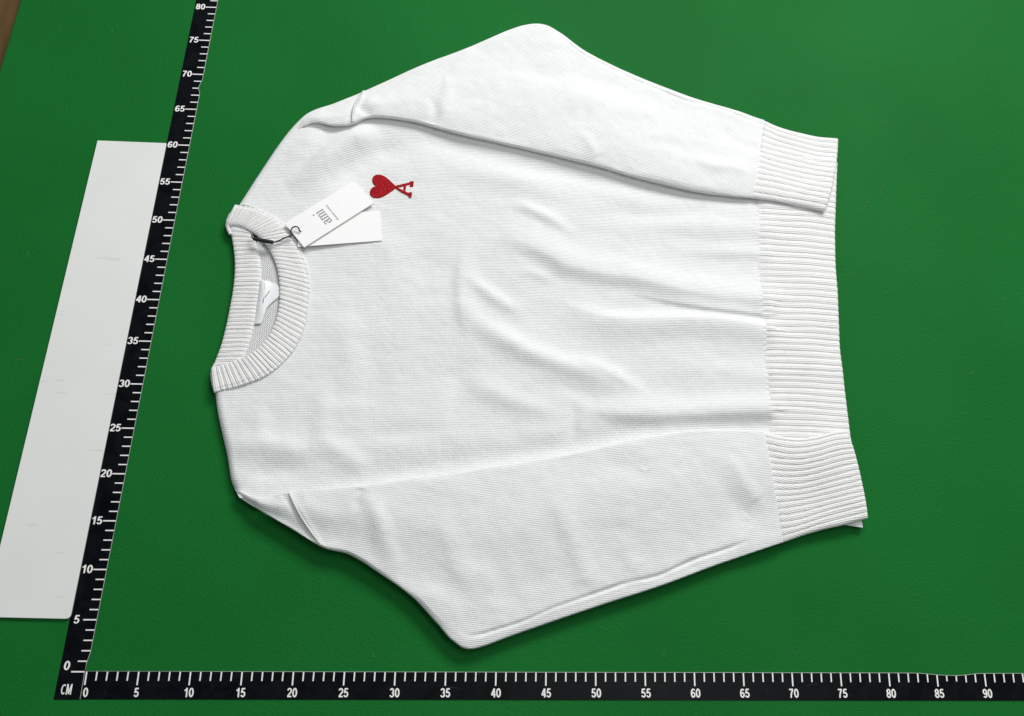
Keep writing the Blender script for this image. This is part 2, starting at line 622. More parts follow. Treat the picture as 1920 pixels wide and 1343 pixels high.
# butt line between both strips
quad_part('joint_line', [(-0.0032, -0.0256), (-0.0026, -0.0256), (-0.0016, 0.0), (-0.0022, 0.0)], ruler_h, M_EDGE)

# fine scratches in the vinyl, from use
V, F = [], []
for (u0, v0, u1, v1) in ((682, 1272, 697, 1262), (765, 1283, 778, 1266), (880, 1276, 905, 1259), (985, 1280, 1004, 1267), (1006, 1280, 1017, 1266), (1030, 1284, 1040, 1268),
                         (1284, 1282, 1297, 1274), (820, 1287, 868, 1291), (1437, 1292, 1438, 1302), (1500, 1289, 1535, 1281), (1900, 1311, 1902, 1303), (195, 1303, 197, 1296)):
    a, b = P(u0, v0, ZP), P(u1, v1, ZP)
    v2, f2 = tube([a, (a + b) / 2 + np.array([0.0002, 0, 0]), b], [0.00004, 0.00014, 0.00004], 4)
    F += [[q + len(V) for q in g] for g in f2]
    V += list(v2)
M_SCR = plain('vinyl_scratch', (0.06, 0.065, 0.07), 0.6, 0.3)
mesh_obj('scratches', V, F, M_SCR, ruler_h)['kind'] = 'stuff'

# ------------------------------------------------------------------ white board
c = [P(184, 266), P(313, 271), P(133, 1161.5), P(-30, 1158)]
c = [q[:2] for q in c]


def round_poly(poly, r, n=5):
    out = []
    k = len(poly)
    for i in range(k):
        p, a, b = poly[i], poly[i - 1], poly[(i + 1) % k]
        da, db = (a - p) / np.linalg.norm(a - p), (b - p) / np.linalg.norm(b - p)
        for t in np.linspace(0, 1, n):
            q0, q1 = p + da * r[i] * (1 - t), p + db * r[i] * t
            out.append(tuple(q0 * (1 - t) + q1 * t))
    return out


v, f = prism(round_poly(c, [0.0008, 0.0008, 0.005, 0.005]), 0.0006, 0.0030)
bo = mesh_obj('white_board', v, f, M_BOARD, smooth=False)
bv = bo.modifiers.new('bevel', 'BEVEL')
bv.width, bv.segments = 0.0004, 2
bv.limit_method = 'ANGLE'
tag(bo, 'long scuffed white plastic board lying along the black ruler', 'board')

# ------------------------------------------------------------------ sweater
ZB = 0.012                          # height of the body's top sheet above the mat
sweater = empty('sweater', (*P(950, 600)[:2], 0), 'white crew neck knit sweater laid flat with its sleeves folded inwards', 'sweater')

BODY_FOLDS = [
    # pts (picture), height mm, width above mm, width below mm, tapers
    ([(940, 378), (1014, 402), (1090, 446)], 2.6, 9, 7, (0.4, 0.5)),
    ([(880, 436), (960, 448), (1014, 470), (1060, 497), (1120, 512), (1190, 522), (1260, 541), (1340, 556), (1440, 566)], 5.6, 22, 12, (0.35, 0.0)),
    ([(1150, 540), (1260, 567), (1340, 581), (1440, 592)], 2.8, 9, 3.5, (0.6, 0.0)),
    ([(1010, 566), (1080, 580), (1135, 600), (1229, 603), (1336, 604), (1440, 618)], 5.0, 10, 19, (0.4, 0.0)),
    ([(858, 560), (890, 600), (935, 630), (997, 663), (1068, 689), (1125, 706), (1180, 735), (1240, 775)], 4.8, 13, 13, (0.3, 0.45)),
    ([(1050, 660), (1130, 690), (1225, 748)], 1.8, 9, 8, (0.45, 0.45)),
    ([(860, 505), (905, 543), (950, 573), (1000, 605)], 2.6, 9, 8, (0.4, 0.5)),
    ([(885, 445), (868, 490), (864, 540), (868, 590), (884, 650)], 2.8, 16, 8, (0.4, 0.4)),
    ([(850, 695), (925, 735), (1000, 764), (1072, 785)], 2.5, 12, 11, (0.4, 0.4)),
    ([(1074, 745), (1077, 790), (1072, 830)], -1.3, 6, 6, (0.45, 0.3)),
    ([(1070, 745), (1122, 770), (1200, 779), (1300, 777), (1440, 772)], 5.0, 17, 10, (0.35, 0.0)),
    ([(1240, 470), (1340, 473), (1440, 477)], 1.8, 10, 7, (0.6, 0.0)),
    ([(960, 505), (1010, 516), (1050, 532)], 1.0, 7, 6, (0.5, 0.5)),
    ([(1150, 415), (1300, 425), (1440, 432)], 2.2, 14, 14, (0.6, 0.0)),
    ([(1030, 724), (1100, 742), (1160, 776)], -1.2, 9, 9, (0.45, 0.45)),
    ([(1200, 685), (1330, 700), (1440, 705)], 1.6, 16, 16, (0.6, 0.0)),
    # chest and shoulders
    ([(715, 240), (650, 268), (598, 308), (535, 362)], 7.0, 18, 12, (0.25, 0.45)),
    ([(790, 262), (710, 284), (655, 320), (600, 365)], -4.2, 16, 16, (0.35, 0.4)),
    ([(610, 236), (565, 280), (525, 330)], 2.2, 12, 12, (0.35, 0.45)),
    ([(418, 836), (500, 836), (560, 842), (640, 836)], 2.8, 12, 12, (0.2, 0.5)),
    ([(575, 812), (640, 850), (705, 895)], 2.6, 11, 12, (0.4, 0.35)),
    ([(450, 880), (520, 884), (590, 876)], -2.2, 11, 11, (0.35, 0.4)),
    ([(600, 690), (604, 780), (606, 840)], 1.2, 11, 11, (0.45, 0.3)),
    ([(690, 580), (700, 700), (690, 810)], -1.2, 18, 14, (0.45, 0.35)),
    ([(640, 540), (650, 640), (655, 740)], 1.0, 14, 14, (0.45, 0.4)),
    ([(650, 818), (740, 812), (880, 800)], -1.2, 10, 8, (0.4, 0.5)),
    ([(560, 762), (640, 764), (760, 755)], 0.9, 10, 10, (0.45, 0.5)),
    ([(820, 316), (920, 330), (1010, 352), (1120, 372)], 2.4, 13, 14, (0.45, 0.45)),
    ([(1100, 388), (1220, 402), (1350, 400)], -1.5, 11, 11, (0.45, 0.45)),
    ([(780, 400), (800, 500), (790, 620)], -1.1, 18, 18, (0.45, 0.45)),
    ([(720, 248), (850, 275), (1000, 312), (1150, 345), (1300, 372)], -2.2, 11, 12, (0.25, 0.25)),
    ([(480, 745), (486, 800), (482, 850)], 1.0, 12, 12, (0.45, 0.35)),
    ([(880, 640), (860, 740), (868, 830)], -1.3, 16, 12, (0.45, 0.35)),
    ([(960, 800), (1020, 812), (1070, 808)], 1.0, 10, 10, (0.45, 0.35)),
    ([(720, 420), (730, 500), (715, 580)], 0.8, 14, 14, (0.45, 0.45)),
    # sag against the lower folded sleeve
    ([(560, 908), (760, 884), (900, 862), (1050, 838), (1180, 812), (1300, 800), (1440, 798)], -2.6, 14, 12, (0.2, 0.0)),
]
SHOULDER_TOP = [(600, 205), (575, 214), (547, 240), (520, 275), (495, 312), (470, 350), (447, 386)]
SHOULDER_BOT = [(403, 735), (407, 770), (413, 800), (425, 852), (433, 900), (443, 922), (451, 936)]
NECK_SEAM = [(447, 386), (480, 394), (520, 414), (548, 444), (566, 482), (577, 522), (578, 560), (571, 604), (554, 644), (530, 676), (500, 700), (465, 715), (430, 726), (403, 735)]


def z_body(x, y, edge=True):
    z = np.full(x.shape, ZB)
    z = z + folds(x, y, BODY_FOLDS, ZB, 1.25)
    z = z + 0.0011 * noise(x, y, 16, 1) + 0.0007 * noise(x * 0.5, y, 38, 2) + 0.0003 * noise(x * 0.7, y, 85, 4) + 0.00015 * noise(x, y, 170, 3)
    if edge:
        R = 0.0085
        for sh in (SHOULDER_TOP, SHOULDER_BOT[:-1]):
            q = np.array(sh, float)
            d, _ = polydist(x, y, catmull(P(q[:, 0], q[:, 1], 0.006)[:, :2], 50))
            t = np.clip(np.abs(d) / R, 0, 1)
            k = np.sqrt(1 - (1 - t) ** 2)
            z = 0.0035 + (z - 0.0035) * k
    return z


# body sheet
NR, NC = 460, 420
left = SHOULDER_TOP[1:] + NECK_SEAM[1:] + SHOULDER_BOT[1:]
left = np.array(left, float)
tt = np.concatenate([[0], np.cumsum(np.linalg.norm(np.diff(left, axis=0), axis=1))])
dense = resample(np.vstack([catmull(SHOULDER_TOP[1:], 300), catmull(NECK_SEAM, 600)[1:], catmull(SHOULDER_BOT, 300)[1:]]), 2400)
yy = np.linspace(left[0, 1], left[-1, 1], NR)
order = np.maximum.accumulate(dense[:, 1] + np.arange(len(dense)) * 1e-6)
xl = np.interp(yy, order, dense[:, 0])
isneck = (yy > 388) & (yy < 733)
zl = 0.006 + (ZB - 0.006) * sstep(380, 420, yy) * (1 - sstep(705, 745, yy))
Lw = P(xl, yy, zl)[:, :2]
HEM_IN = [(1424, 270), (1422, 320), (1419, 378), (1419, 470), (1421, 560), (1428, 612), (1430, 650), (1435, 720), (1442, 800), (1450, 880), (1456, 980)]
hq = resample(catmull(HEM_IN, 400), 800)
fy = np.linspace(0, 1, NR)
ry = hq[0, 1] + (hq[-1, 1] - hq[0, 1]) * fy
rx = np.interp(ry, hq[:, 1], hq[:, 0])
Rw = P(rx + 5, ry, ZB)[:, :2]
s = np.linspace(0, 1, NC) ** 1.25
XY = Lw[:, None] * (1 - s)[None, :, None] + Rw[:, None] * s[None, :, None]
X, Y = XY[..., 0], XY[..., 1]
Z = z_body(X, Y)
# dip where the sheet is caught in the hem seam (small even puckers)
Z = Z - 0.0003 * np.exp(-((1 - s)[None] / 0.005) ** 2) * (0.8 + 1.2 * np.sin(Y * 2 * math.pi / 0.0066))
V = np.stack([X, Y, Z], -1).reshape(-1, 3)
F = grid_faces(NR, NC)
UVS = np.stack([X, Y], -1).reshape(-1, 2)
# skirt under the left edge so the sheet turns under
n0 = len(V)
sk = np.stack([X[:, 0] + 0.0015, Y[:, 0], np.where(isneck, Z[:, 0] - 0.003, 0.0006)], -1)
V = np.vstack([V, sk])
UVS = np.vstack([UVS, sk[:, :2]])
F += [[r * NC, (r + 1) * NC, n0 + r + 1, n0 + r] for r in range(NR - 1)]
mesh_obj('body', V, F, M_KNIT, sweater, uvs=UVS)

# back panel (inside of the back seen through the neck opening, reverse knit)
bq = [[(488, 436), (590, 436)], [(480, 480), (600, 480)], [(480, 560), (605, 560)], [(464, 640), (590, 640)], [(452, 700), (560, 700)]]
bl = catmull(P([q[0][0] for q in bq], [q[0][1] for q in bq], 0.004)[:, :2], 60)
br = catmull(P([q[1][0] for q in bq], [q[1][1] for q in bq], 0.004)[:, :2], 60)
s = np.linspace(0, 1, 60)
XY = bl[:, None] * (1 - s)[None, :, None] + br[:, None] * s[None, :, None]
X, Y = XY[..., 0], XY[..., 1]
Z = 0.0102 + 0.0005 * noise(X, Y, 35, 5)
mesh_obj('back_panel', np.stack([X, Y, Z], -1).reshape(-1, 3), grid_faces(60, 60), M_REV, sweater, uvs=np.stack([X, Y], -1).reshape(-1, 2))


def flat_tube(name, stations, n_u, n_v, prof, ribs=None, mat=M_KNIT, parent=sweater, bulge=None, extra=None, uvswap=False, zmix=None, nvb=14, closed_end=True, grain=None):
    """flattened tube between two edge curves.
    stations: ((u,v,z),(u,v,z)) pairs; prof(u01, v01)->(top half-thickness, bottom half-thickness)"""
    st = np.array(stations, float)
    A = P(st[:, 0, 0], st[:, 0, 1], st[:, 0, 2])
    B = P(st[:, 1, 0], st[:, 1, 1], st[:, 1, 2])
    A = catmull(A, n_u)
    B = catmull(B, n_u)
    if grain is not None:           # hand-laid edges are never quite straight
        for E_, sd in ((A, 41), (B, 43)):
            k_ = np.linspace(0, 1, n_u)
            E_[:, 1] += (0.0007 * noise(k_, k_ * 0, 14, sd) + 0.0003 * noise(k_, k_ * 0, 45, sd + 1)) * np.sin(np.pi * k_) ** 0.5
    u01 = np.linspace(0, 1, n_u)[:, None]
    mid = (A + B) / 2
    ul = np.r_[0, np.cumsum(np.linalg.norm(np.diff(mid, axis=0), axis=1))][:, None]
    width = np.linalg.norm(A - B, axis=1)[:, None]

    def sheet(vv, side):
        v = vv[None, :]
        XYs = A[:, None, :2] * (1 - v)[..., None] + B[:, None, :2] * v[..., None]
        if bulge is not None:
            dirv = np.gradient(mid[:, :2], axis=0)
            dirv /= np.linalg.norm(dirv, axis=1)[:, None] + 1e-12
            XYs = XYs + dirv[:, None] * bulge(u01, v)[..., None]
        x, y = XYs[..., 0], XYs[..., 1]
        w = zmix(u01, v) if zmix else sstep(0, 1, v)
        zc = A[:, 2:3] * (1 - w) + B[:, 2:3] * w
        pr = prof(u01, v)
        z = zc + (pr if side > 0 else -np.minimum(pr, 0.005))
        if side > 0:
            if ribs is not None: z = z + ribs(u01, v, ul, width, x, y)
            if extra is not None: z = z + extra(u01, v, ul, width, x, y)
        else:
            z = np.maximum(z, 0.0006)
        return x, y, z

    vt = (1 - np.cos(np.pi * np.linspace(0, 1, n_v))) / 2
    vt = 0.5 * vt + 0.5 * np.linspace(0, 1, n_v)
    vb = np.linspace(1, 0, nvb)[1:-1]
    xt, yt, zt = sheet(vt, 1)
    xb, yb, zb = sheet(vb, -1)
    X, Y, Z = np.hstack([xt, xb]), np.hstack([yt, yb]), np.hstack([zt, zb])
    nc = X.shape[1]
    V = np.stack([X, Y, Z], -1).reshape(-1, 3)
    F = grid_faces(n_u, nc, True)
    if closed_end:
        for base in (0, (n_u - 1) * nc):
            for k in range(min(n_v, nc) - 1):
                # stitch top row to nearest bottom column
                pass
        F.append(list(range(nc)))
        F.append(list(range((n_u - 1) * nc, n_u * nc)))
    vv = np.r_[vt, vb + 0.0]
    a = np.broadcast_to(ul, X.shape)
    b = vv[None] * width
    UV = np.stack([b, a] if uvswap else [a, b], -1).reshape(-1, 2)
    if grain is not None:           # wales run along one straight direction of the flattened tube
        g0, g1 = P(*grain[0], 0.017)[:2], P(*grain[1], 0.017)[:2]
        e = (g1 - g0) / np.linalg.norm(g1 - g0)
        UV = np.stack([V[:, 0] * e[0] + V[:, 1] * e[1], -V[:, 0] * e[1] + V[:, 1] * e[0]], -1)
    return mesh_obj(name, V, F, mat, parent, uvs=UV)


def pillow(T, p=4.0, edge=None):
    def fn(u, v):
        w = np.clip(1 - np.abs(2 * v - 1) ** p, 0, 1) ** (1 / p)
        t = T(u) if callable(T) else T
        return t * w
    return fn


def rib_fn(n, D, along='v', wob=0.06, seed=0, fade=False):
    def fn(u, v, ul, width, x, y):
        base = (v if along == 'v' else u)
        other = (u if along == 'v' else v)
        ph = base * n + wob * noise(base * n * 0.35 + 0 * other, other * 2.2, 1.0, seed) * 2
        r = np.abs(np.sin(np.pi * ph))
        h = np.where(r > 0, r, 0) ** 0.40
        # every rib a little different in height
        k = np.floor(ph)
        var = 0.8 + 0.35 * _lat[(k.astype(int) * 7 + seed * 31) % 256, 11]
        return D * (h - 1) * var * (sstep(0.0, 0.09, v) if fade else 1.0)
    return fn


# ---------------------------------------------------------------- hem band
hem_l = [(1424, 285), (1420, 378), (1420, 470), (1422, 560), (1429, 612), (1431, 650), (1436, 720), (1443, 800), (1452, 880), (1459, 962)]
hem_r = [(1571, 305), (1567, 393), (1566, 479), (1572, 567), (1574, 619), (1576, 656), (1584, 725), (1594, 806), (1604, 888), (1619, 990)]
hz = [ZB] * 8 + [0.0095, 0.006]
ty = np.linspace(hem_l[0][1], hem_l[-1][1], 14)         # even stations, so the ribs keep their pitch
iy = [q[1] for q in hem_l]
hz = list(np.interp(ty, iy, hz))
hem_r = [(float(np.interp(t, iy, [q[0] for q in hem_r])), float(np.interp(t, iy, [q[1] for q in hem_r]))) for t in ty]
hem_l = [(float(np.interp(t, iy, [q[0] for q in hem_l])), float(t)) for t in ty]
stn = [((a[0] - 3, a[1], z), (b[0], b[1], min(0.008, z))) for a, b, z in zip(hem_l, hem_r, hz)]


def hem_prof(u, v):
    t = np.clip((1 - v) / 0.07, 0, 1)
    return 0.0022 * np.sqrt(1 - (1 - t) ** 2) * (0.0 + 1.0 * sstep(-0.02, 0.14, v)) - 0.0006 * (1 - sstep(0, 0.03, v)) + 0.0 * u


def hem_extra(u, v, ul, width, x, y):
    f = folds(x, y, BODY_FOLDS, ZB, 1.25)
    return f * (1 - sstep(0, 0.7, v)) * 0.6 + 0.0008 * noise(x * 0.4, y, 40, 8)


flat_tube('hem_band', stn, 760, 46, hem_prof, rib_fn(58, 0.0016, 'u', 0.09, 3, True), M_RIB, sweater, extra=hem_extra, uvswap=True,
          zmix=lambda u, v: sstep(0.55, 1, v))

# ---------------------------------------------------------------- neckband: back loop then front loop
back_out = [(428, 415), (437, 462), (440, 500), (437, 540), (431, 575), (424, 610), (414, 648), (399, 688)]
back_in = [(470, 430), (483, 462), (491, 500), (491, 540), (485, 575), (478, 610), (468, 648), (452, 690)]
stn = [((a[0], a[1], 0.006), (b[0], b[1], 0.0092)) for a, b in zip(back_out, back_in)]


def band_prof(h):
    def fn(u, v):
        return h * np.clip(1 - np.abs(2 * v - 1) ** 5, 0, 1) ** 0.5 + 0 * u
    return fn


flat_tube('neckband_back', stn, 340, 26, band_prof(0.0035), rib_fn(33, 0.0014, 'u', 0.05, 5), M_RIB, sweater, uvswap=True)

front_in = [(424, 424), (447, 425), (470, 435), (490, 450), (508, 476), (520, 508), (524, 545), (521, 582), (510, 617), (491, 645), (465, 666), (430, 680), (396, 690)]
front_out = [(441, 384), (478, 391), (519, 410), (550, 441), (570, 480), (581, 522), (581, 562), (574, 606), (557, 648), (531, 681), (498, 706), (452, 724), (401, 737)]
zi = [0.0085, 0.0105] + [0.0130] * 9 + [0.0105, 0.0085]
stn = [((a[0], a[1], z), (b[0], b[1], min(ZB + 0.001, z + 0.002))) for a, b, z in zip(front_in, front_out, zi)]


def front_extra(u, v, ul, width, x, y):
    # chain-stitched join along the outer seam
    seam = np.exp(-((v - 0.9) / 0.035) ** 2)
    return -0.0004 * seam + 0.0003 * np.exp(-((v - 0.965) / 0.03) ** 2) * (1 + np.sin(ul / 0.0024 * 2 * math.pi))


neck_front = flat_tube('neckband_front', stn, 620, 34, band_prof(0.0030), rib_fn(54, 0.0015, 'u', 0.05, 6), M_RIB, sweater, uvswap=True, extra=front_extra,
                       zmix=lambda u, v: v + 0 * u)
# fold of the band at the two neck points
for pts, r in (([(446, 388), (433, 404), (427, 422), (432, 440)], 0.0026), ([(404, 734), (400, 715), (400, 694), (408, 678)], 0.0026)):
    q = np.array(pts, float)
    c = resample(catmull(P(q[:, 0], q[:, 1], 0.0075), 60), 60)
    L = np.linspace(0, 1, 60)
    rr = r * (1 + 0.05 * np.sin(L * 6 * 2 * math.pi)) * (0.8 + 0.2 * np.sin(np.pi * L))
    V, F = tube(c, rr, 12)
    UV = [(i // 12 * 0.0008, (i % 12) * 0.002) for i in range(len(V))]
    mesh_obj('neckband_fold', V, F, M_RIB, sweater, uvs=UV)

# ---------------------------------------------------------------- sleeves
UP_FOLDS = [
    ([(842, 130), (836, 180), (826, 235)], 1.9, 9, 7, (0.3, 0.3)),
    ([(806, 180), (816, 215), (806, 240)], -1.6, 6, 6, (0.3, 0.2)),
    ([(890, 85), (860, 120), (850, 160)], 1.4, 10, 9, (0.2, 0.4)),
    ([(1000, 150), (1090, 185), (1180, 205), (1290, 225)], 2.4, 18, 20, (0.4, 0.4)),
    ([(960, 110), (1020, 140), (1090, 150)], -1.6, 14, 14, (0.4, 0.4)),
    ([(1290, 300), (1340, 315), (1400, 318)], 2.0, 8, 8, (0.4, 0.2)),
    ([(1080, 245), (1100, 270), (1120, 300)], 1.4, 7, 7, (0.4, 0.1)),
    ([(1100, 180), (1095, 220), (1085, 250)], -1.0, 7, 7, (0.4, 0.3)),
    ([(665, 200), (685, 212), (700, 218)], -2.0, 6, 6, (0.3, 0.3)),
    ([(675, 185), (700, 196), (730, 205)], 1.6, 8, 8, (0.3, 0.4)),
    ([(1340, 235), (1380, 262), (1420, 280)], -1.4, 9, 9, (0.4, 0.1)),
    ([(1200, 260), (1280, 280), (1350, 290)], -1.2, 10, 10, (0.4, 0.4)),
]
LOW_FOLDS = [
    ([(683, 915), (700, 960), (722, 1010), (742, 1060)], 1.7, 11, 9, (0.2, 0.45)),
    ([(677, 915), (672, 945), (678, 965)], -1.2, 6, 6, (0.2, 0.4)),
    ([(700, 930), (722, 1010), (752, 1085)], 1.8, 9, 12, (0.3, 0.2)),
    ([(810, 950), (845, 1030), (885, 1120)], 1.8, 13, 11, (0.4, 0.35)),
    ([(900, 1010), (940, 1080), (970, 1150)], -1.2, 13, 13, (0.4, 0.25)),
    ([(1030, 900), (1062, 990), (1088, 1055), (1112, 1110)], 2.6, 14, 11, (0.45, 0.15)),
    ([(960, 1000), (985, 1060), (1010, 1120)], -1.2, 14, 14, (0.4, 0.3)),
    ([(1190, 872), (1205, 884), (1218, 880), (1216, 868)], 0.5, 2, 2, (0.3, 0.3)),
    ([(1360, 850), (1390, 900), (1425, 940)], 1.8, 9, 8, (0.4, 0.1)),
    ([(1330, 860), (1370, 930), (1420, 990)], -1.4, 10, 10, (0.4, 0.2)),
    ([(555, 940), (600, 965), (650, 985)], 1.6, 10, 10, (0.2, 0.4)),
    ([(470, 942), (510, 950), (545, 955)], 2.0, 8, 8, (0.2, 0.3)),
    ([(770, 1090), (830, 1130), (880, 1170)], 1.6, 12, 12, (0.4, 0.3)),
    ([(1160, 990), (1180, 1040), (1195, 1085)], 1.2, 9, 9, (0.4, 0.3)),
    ([(1100, 850), (1180, 880), (1260, 900)], -1.0, 14, 14, (0.3, 0.4)),
]


def sleeve_extra(strokes, seed, groove_v, g0, g1, wg, zref, seam_u):
    def fn(u, v, ul, width, x, y):
        m = np.clip(np.minimum(v, 1 - v) / 0.04, 0, 1)
        h = folds(x, y, strokes, zref) * m
        h = h + (0.0011 * noise(x, y, 18, seed) + 0.0006 * noise(x * 0.6, y, 42, seed + 1) + 0.00028 * noise(x, y, 90, seed + 2) + 0.00013 * noise(x, y, 170, seed + 5)) * m
        w = (v if groove_v == 0 else 1 - v) * width
        on = sstep(g0 - 0.03, g0 + 0.08, u) * (1 - sstep(g1, g1 + 0.02, u))
        gw = wg * (1 + 0.30 * noise(ul * 1.0 + 0 * v, 0 * v + 0 * ul, 30, seed + 3))
        h = h - 0.0024 * (0.8 + 0.5 * noise(ul + 0 * v, 0 * v + 0 * ul, 55, seed + 6)) * np.exp(-((w - gw) / 0.0024) ** 2) * on - 0.0014 * np.exp(-(w / gw) ** 4) * on
        h = h + 0.0006 * on * np.exp(-((w - gw * 0.5) / (0.4 * gw)) ** 2) * noise(ul + 0 * v, w * 0.2, 120, seed + 4)
        # armhole seam: step and ridge
        h = h + 0.0010 * np.exp(-((u - seam_u) / 0.008) ** 2) * m - 0.0006 * np.exp(-((u - seam_u + 0.02) / 0.010) ** 2) * m
        return h
    return fn


UPPER = [((552, 238, .0095), (557, 243, .011)), ((580, 213, .009), (590, 231, .0145)), ((632, 194, .009), (628, 237, .0165)), ((684, 173, .009), (661, 235, .0162)),
         ((722, 157, .008), (697, 221, .0160)), ((790, 126, .008), (772, 228, .0160)), ((870, 95, .008), (850, 250, .0160)), ((955, 58, .008), (930, 268, .0160)),
         ((1010, 47, .008), (1000, 284, .0160)), ((1050, 63, .008), (1060, 298, .0160)), ((1100, 98, .008), (1120, 313, .0165)), ((1180, 138, .007), (1190, 333, .0165)),
         ((1300, 185, .007), (1300, 359, .0162)), ((1380, 208, .007), (1360, 368, .0162)), ((1433, 226, .007), (1409, 372, .0162))]
LOWER = [((440, 916, .010), (448, 933, .0085)), ((474, 934, .0145), (488, 958, .0115)), ((510, 932, .0165), (540, 988, .0125)), ((542, 924, .0178), (606, 1028, .0118)),
         ((620, 917, .0178), (657, 1041, .010)), ((680, 911, .0178), (706, 1071, .010)), ((760, 900, .0178), (766, 1114, .010)), ((850, 888, .0178), (816, 1166, .010)),
         ((920, 877, .0178), (848, 1201, .010)), ((990, 866, .0178), (885, 1217, .010)), ((1050, 856, .0178), (960, 1192, .009)), ((1110, 843, .0178), (1040, 1165, .009)),
         ((1180, 827, .0178), (1130, 1134, .009)), ((1260, 814, .0178), (1240, 1098, .009)), ((1340, 808, .0178), (1350, 1058, .009)), ((1430, 809, .0178), (1467, 1018, .009))]


def Tfun(seam):
    return lambda u: 0.0006 + 0.0036 * sstep(-0.02, seam * 0.45, u) + 0.0022 * sstep(seam * 0.5, seam + 0.1, u) - 0.0024 * sstep(0.85, 1.0, u)


nU = len(UPPER) - 1
sl_u = flat_tube('sleeve', UPPER, 420, 170, pillow(Tfun(3 / nU), 5), None, M_KNIT, sweater,
                 extra=sleeve_extra(UP_FOLDS, 11, 0, 8.6 / nU, 0.99, 0.0085, 0.017, 3 / nU), zmix=lambda u, v: sstep(0.1, 0.75, v) + 0 * u, grain=((694, 221), (1409, 372)))
sl_u['label'] = 'folded sleeve lying beside the red heart emblem'
nL = len(LOWER) - 1
sl_l = flat_tube('sleeve', LOWER, 460, 190, pillow(Tfun(3 / nL), 8), None, M_KNIT, sweater,
                 extra=sleeve_extra(LOW_FOLDS, 21, 1, 8.6 / nL, 0.95, 0.0125, 0.018, 3 / nL), zmix=lambda u, v: sstep(0.25, 0.9, v) + 0 * u, grain=((620, 925), (1430, 845)))
sl_l['label'] = 'folded sleeve lying beside the numbered horizontal ruler'

CUFF_U = [((1433, 226, .007), (1409, 372, .0162)), ((1452, 235, .007), (1428, 374, .017)), ((1472, 242, .007), (1450, 377, .017)), ((1498, 249, .007), (1480, 383, .017)),
          ((1534, 257, .007), (1512, 390, .017)), ((1571, 260, .007), (1546, 397, .016))]
CUFF_L = [((1430, 809, .0178), (1467, 1018, .009)), ((1462, 818, .018), (1487, 1011, .009)), ((1496, 822, .018), (1510, 1003, .009)), ((1530, 818, .018), (1545, 993, .010)),
          ((1560, 810, .017), (1588, 983, .011)), ((1587, 806, .016), (1627, 972, .011))]


def cuff_prof(u, v):
    w = np.clip(1 - np.abs(2 * v - 1) ** 6, 0, 1) ** 0.4
    e = np.clip((1 - u) / 0.05, 0, 1)
    return (0.0042 * w) * (0.45 + 0.55 * np.sqrt(1 - (1 - e) ** 2))


def cuff_extra(seed):
    def fn(u, v, ul, width, x, y):
        return 0.0012 * noise(x, y, 26, seed) * np.clip(np.minimum(v, 1 - v) / 0.08, 0, 1) - 0.0012 * np.exp(-(u / 0.025) ** 2)
    return fn


def cuff(stn, n, parent, seed, bl):
    return flat_tube('cuff', stn, 130, 300, cuff_prof, rib_fn(n, 0.0016, 'v', 0.11, seed), M_RIB, parent,
                     bulge=lambda u, v: bl * u * (1 - np.abs(2 * v - 1) ** 2.5), extra=cuff_extra(seed), nvb=16)


cuff(CUFF_U, 14, sl_u, 31, 0.004)
cuff(CUFF_L, 17, sl_l, 33, 0.0025)

# armhole seams: raised rows of linking stitches
for stn, sl, off in ((UPPER, sl_u, 0.0), (LOWER, sl_l, 0.0)):
    (a, b) = stn[3]
    A3, B3 = P(*a), P(*b)
    tv = np.linspace(0.03, 0.97, 80)
    q = A3[None] * (1 - tv)[:, None] + B3[None] * tv[:, None]
    bow = np.sin(np.pi * tv) * (0.004 if sl is sl_u else 0.003)
    q[:, 0] -= bow
    zmix = sstep(0.1, 0.75, tv) if sl is sl_u else sstep(0.25, 0.9, tv)
    zc = A3[2] * (1 - zmix) + B3[2] * zmix
    q[:, 2] = zc + 0.0050 * np.clip(1 - np.abs(2 * tv - 1) ** 5, 0, 1) ** 0.2 + 0.0006
    V, F = tube(q, 0.0013 * (1 + 0.2 * np.sin(np.arange(80) * 1.9)), 8)
    mesh_obj('armhole_seam', V, F, M_RIB, sl, uvs=[(i // 8 * 0.001, i % 8 * 0.0015) for i in range(len(V))])

# ---------------------------------------------------------------- heart emblem
def cpx(cx, cy): return 470 + cx / 5.818, 320 + cy / 5.818


def emblem_patch(poly_c, rise, inset, parent, first):
    """embroidered patch: outline in crop units, domed, following the knit below"""
    pl = np.array([cpx(*q) for q in poly_c])
    w = P(pl[:, 0], pl[:, 1], ZB)[:, :2]
    cen = w.mean(0)
    rings = [(1.0, 0.0), (0.97, 0.6), (0.9, 0.9), (0.6, 1.0), (0.3, 1.0)]
    V, F = [], []
    n = len(w)
    for k, (sc, h) in enumerate(rings):
        q = cen + (w - cen) * sc
        z = z_body(q[:, 0], q[:, 1], False) + 0.0001 + rise * h
        V += [(x, y, zz) for (x, y), zz in zip(q, z)]
    V.append((cen[0], cen[1], float(z_body(cen[:1], cen[1:2], False)[0]) + rise + 0.0001))
    F = grid_faces(len(rings), n, True)
    o = (len(rings) - 1) * n
    F += [[o + i, o + (i + 1) % n, len(V) - 1] for i in range(n)]
    return V, F


